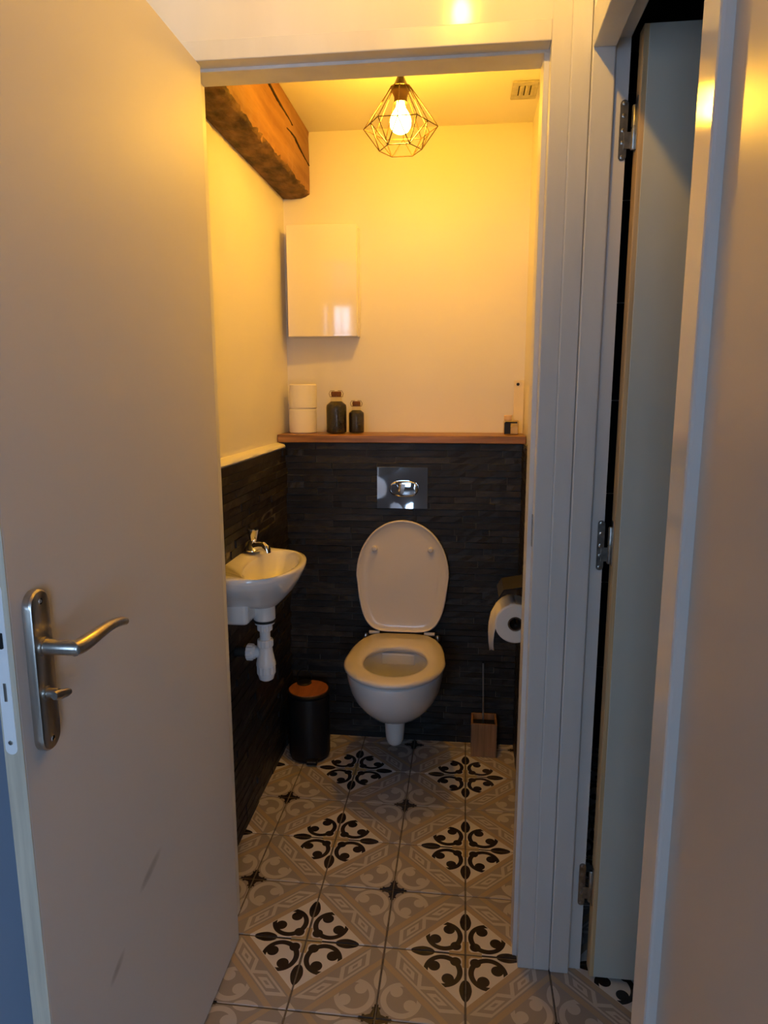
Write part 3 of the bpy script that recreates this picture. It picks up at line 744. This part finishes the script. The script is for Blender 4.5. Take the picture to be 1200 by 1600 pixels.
# ---- pedal bin
PX_, PY_ = -.590, .885
pb = thing('pedal_bin', 'black pedal bin with a brown wooden lid in the left back corner', 'bin', (PX_, PY_, 0))
MB().lathe([(.070, .0005), (.074, .004), (.0755, .012), (.0755, .016), (.0775, .018), (.0775, .244), (.0765, .250), (.070, .252)], (PX_, PY_, 0), 44).obj('body', 'black_metal', pb, smooth=True)
lo_ = MB().lathe([(.0775, .253), (.0795, .256), (.0795, .262), (.0765, .265), (.072, .265)], (PX_, PY_, 0), 44).obj('lid', 'black_metal', pb, smooth=True)
MB().lathe([(.0735, .2645), (.0735, .268), (.0725, .269)], (PX_, PY_, 0), 44).obj('lid_panel', 'lid_wood', lo_)
hx, hy = PX_-.030, PY_+.066
MB().tube([(hx+.028*math.cos(PI*2*k/24), hy, .284+.032*math.sin(PI*2*k/24)) for k in range(24)], .0022, 8, True).obj('ring_handle', 'black_metal', pb, smooth=True)
MB().lathe([(.028, .262), (.028, .272), (.024, .275)], (hx+.004, hy-.024, 0), 24).obj('hinge_cover', 'black_metal', pb, smooth=True)
pd = MB().box(PX_+.006, PX_+.046, PY_-.092, PY_-.066, .006, .024).obj('pedal', 'black_metal', pb, bevel=.004)
box('pedal_strip', (PX_+.010, PX_+.042, PY_-.0935, PY_-.0915, .019, .0215), 'satin_steel', pd)

# ---- toilet brush
bx1_, by1_ = .0675, .982
tb = thing('toilet_brush', 'bamboo toilet brush box with a thin steel handle right of the toilet', 'toilet brush', (bx1_, by1_, 0))
for (a, b, c, d) in ((-.048, .048, -.047, -.040), (-.048, .048, .040, .047), (-.048, -.041, -.040, .040), (.041, .048, -.040, .040)):
    box('side_panel', (bx1_+a, bx1_+b, by1_+c, by1_+d, .001, .134), 'bamboo', tb, bevel=.001)
box('liner', (bx1_-.041, bx1_+.041, by1_-.040, by1_+.040,   .002, .110), 'black_metal', tb)
MB().tube([(bx1_-.003, by1_-.022, .10), (bx1_-.009, by1_-.020, .368)], .0032, 10).obj('handle', 'satin_steel', tb, smooth=True)
MB().tube([(bx1_-.0089, by1_-.020, .367), (bx1_-.0091, by1_-.020, .374)], .0042, 10).obj('handle_tip', 'black_metal', tb, smooth=True)

# ---- paper holder on the right wall
RX, RY, RZ, RR = .1240, .365, .729, .0565
ph = thing('paper_holder', 'dark metal paper holder with cover plate on the right wall', 'paper holder', (XR-.01, RY+.05, RZ))
cv = MB()
ys = (RY-.004, RY+.12)
prof2 = [(XR-.016, .845), (RX-.035, .828), (RX-.048, .806), (RX-.045, .804), (RX-.033, .824), (XR-.016, .841)]
cv.loft([[(x, y, z) for x, z in prof2] for y in ys]).obj('cover_plate', 'black_metal', ph)
box('wall_plate', (XR-.018, XR-.012, RY, RY+.118, .798, .85), 'black_metal', ph, bevel=.001)
MB().tube([(XR-.018, RY+.116, RZ+.085), (XR-.018, RY+.116, RZ+.01), (RX+.01, RY+.116, RZ), (RX, RY+.112, RZ), (RX, RY-.012, RZ)], .004, 8).obj('arm', 'black_metal', ph, smooth=True)
tr_ = thing('toilet_roll', 'started toilet paper roll with a loose sheet hanging from the holder', 'paper roll', (RX, RY+.05, RZ-RR))
paper_roll((RX, RY, RZ), RR, .098, .021, 'Y').obj('paper', 'paper', tr_, smooth=True)
paper_roll((RX, RY+.0005, RZ), .0208, .097, .0195, 'Y', n=24).obj('core', 'cardboard', tr_, smooth=True)
# loose sheet: comes off the top, bulges to the left and hangs
cl = [(.000, RR+.001), (-.015, RR-.001), (-.028, RR-.010), (-.040, RR-.026), (-.052, RR-.055), (-.0575, RR-.085), (-.0585, RR-.115), (-.0565, RR-.145), (-.052, RR-.172)]
rows = []
for k, (dx, dz) in enumerate(cl):
    y1 = RY+.097
    y0 = RY+.001 if k < 6 else RY+.001+.094*((k-5)/3)**1.5
    sh_ = .002*(k/8)
    rows.append([(RX+dx+sh_*math.sin(q*2.2)-.0022*q*min(1, k/4), y0+(y1-y0)*q/6 if k < 8 else y1-.001+.0002*q, RZ+dz+.002*math.sin(q*3+k)*(k/8)) for q in range(7)])
MB().loft(rows, False, False, closed=False).obj('loose_sheet', 'paper', tr_, smooth=True, angle=180, solid=.0005)

for o in C.objects:
    if '_o' in o: del o['_o']
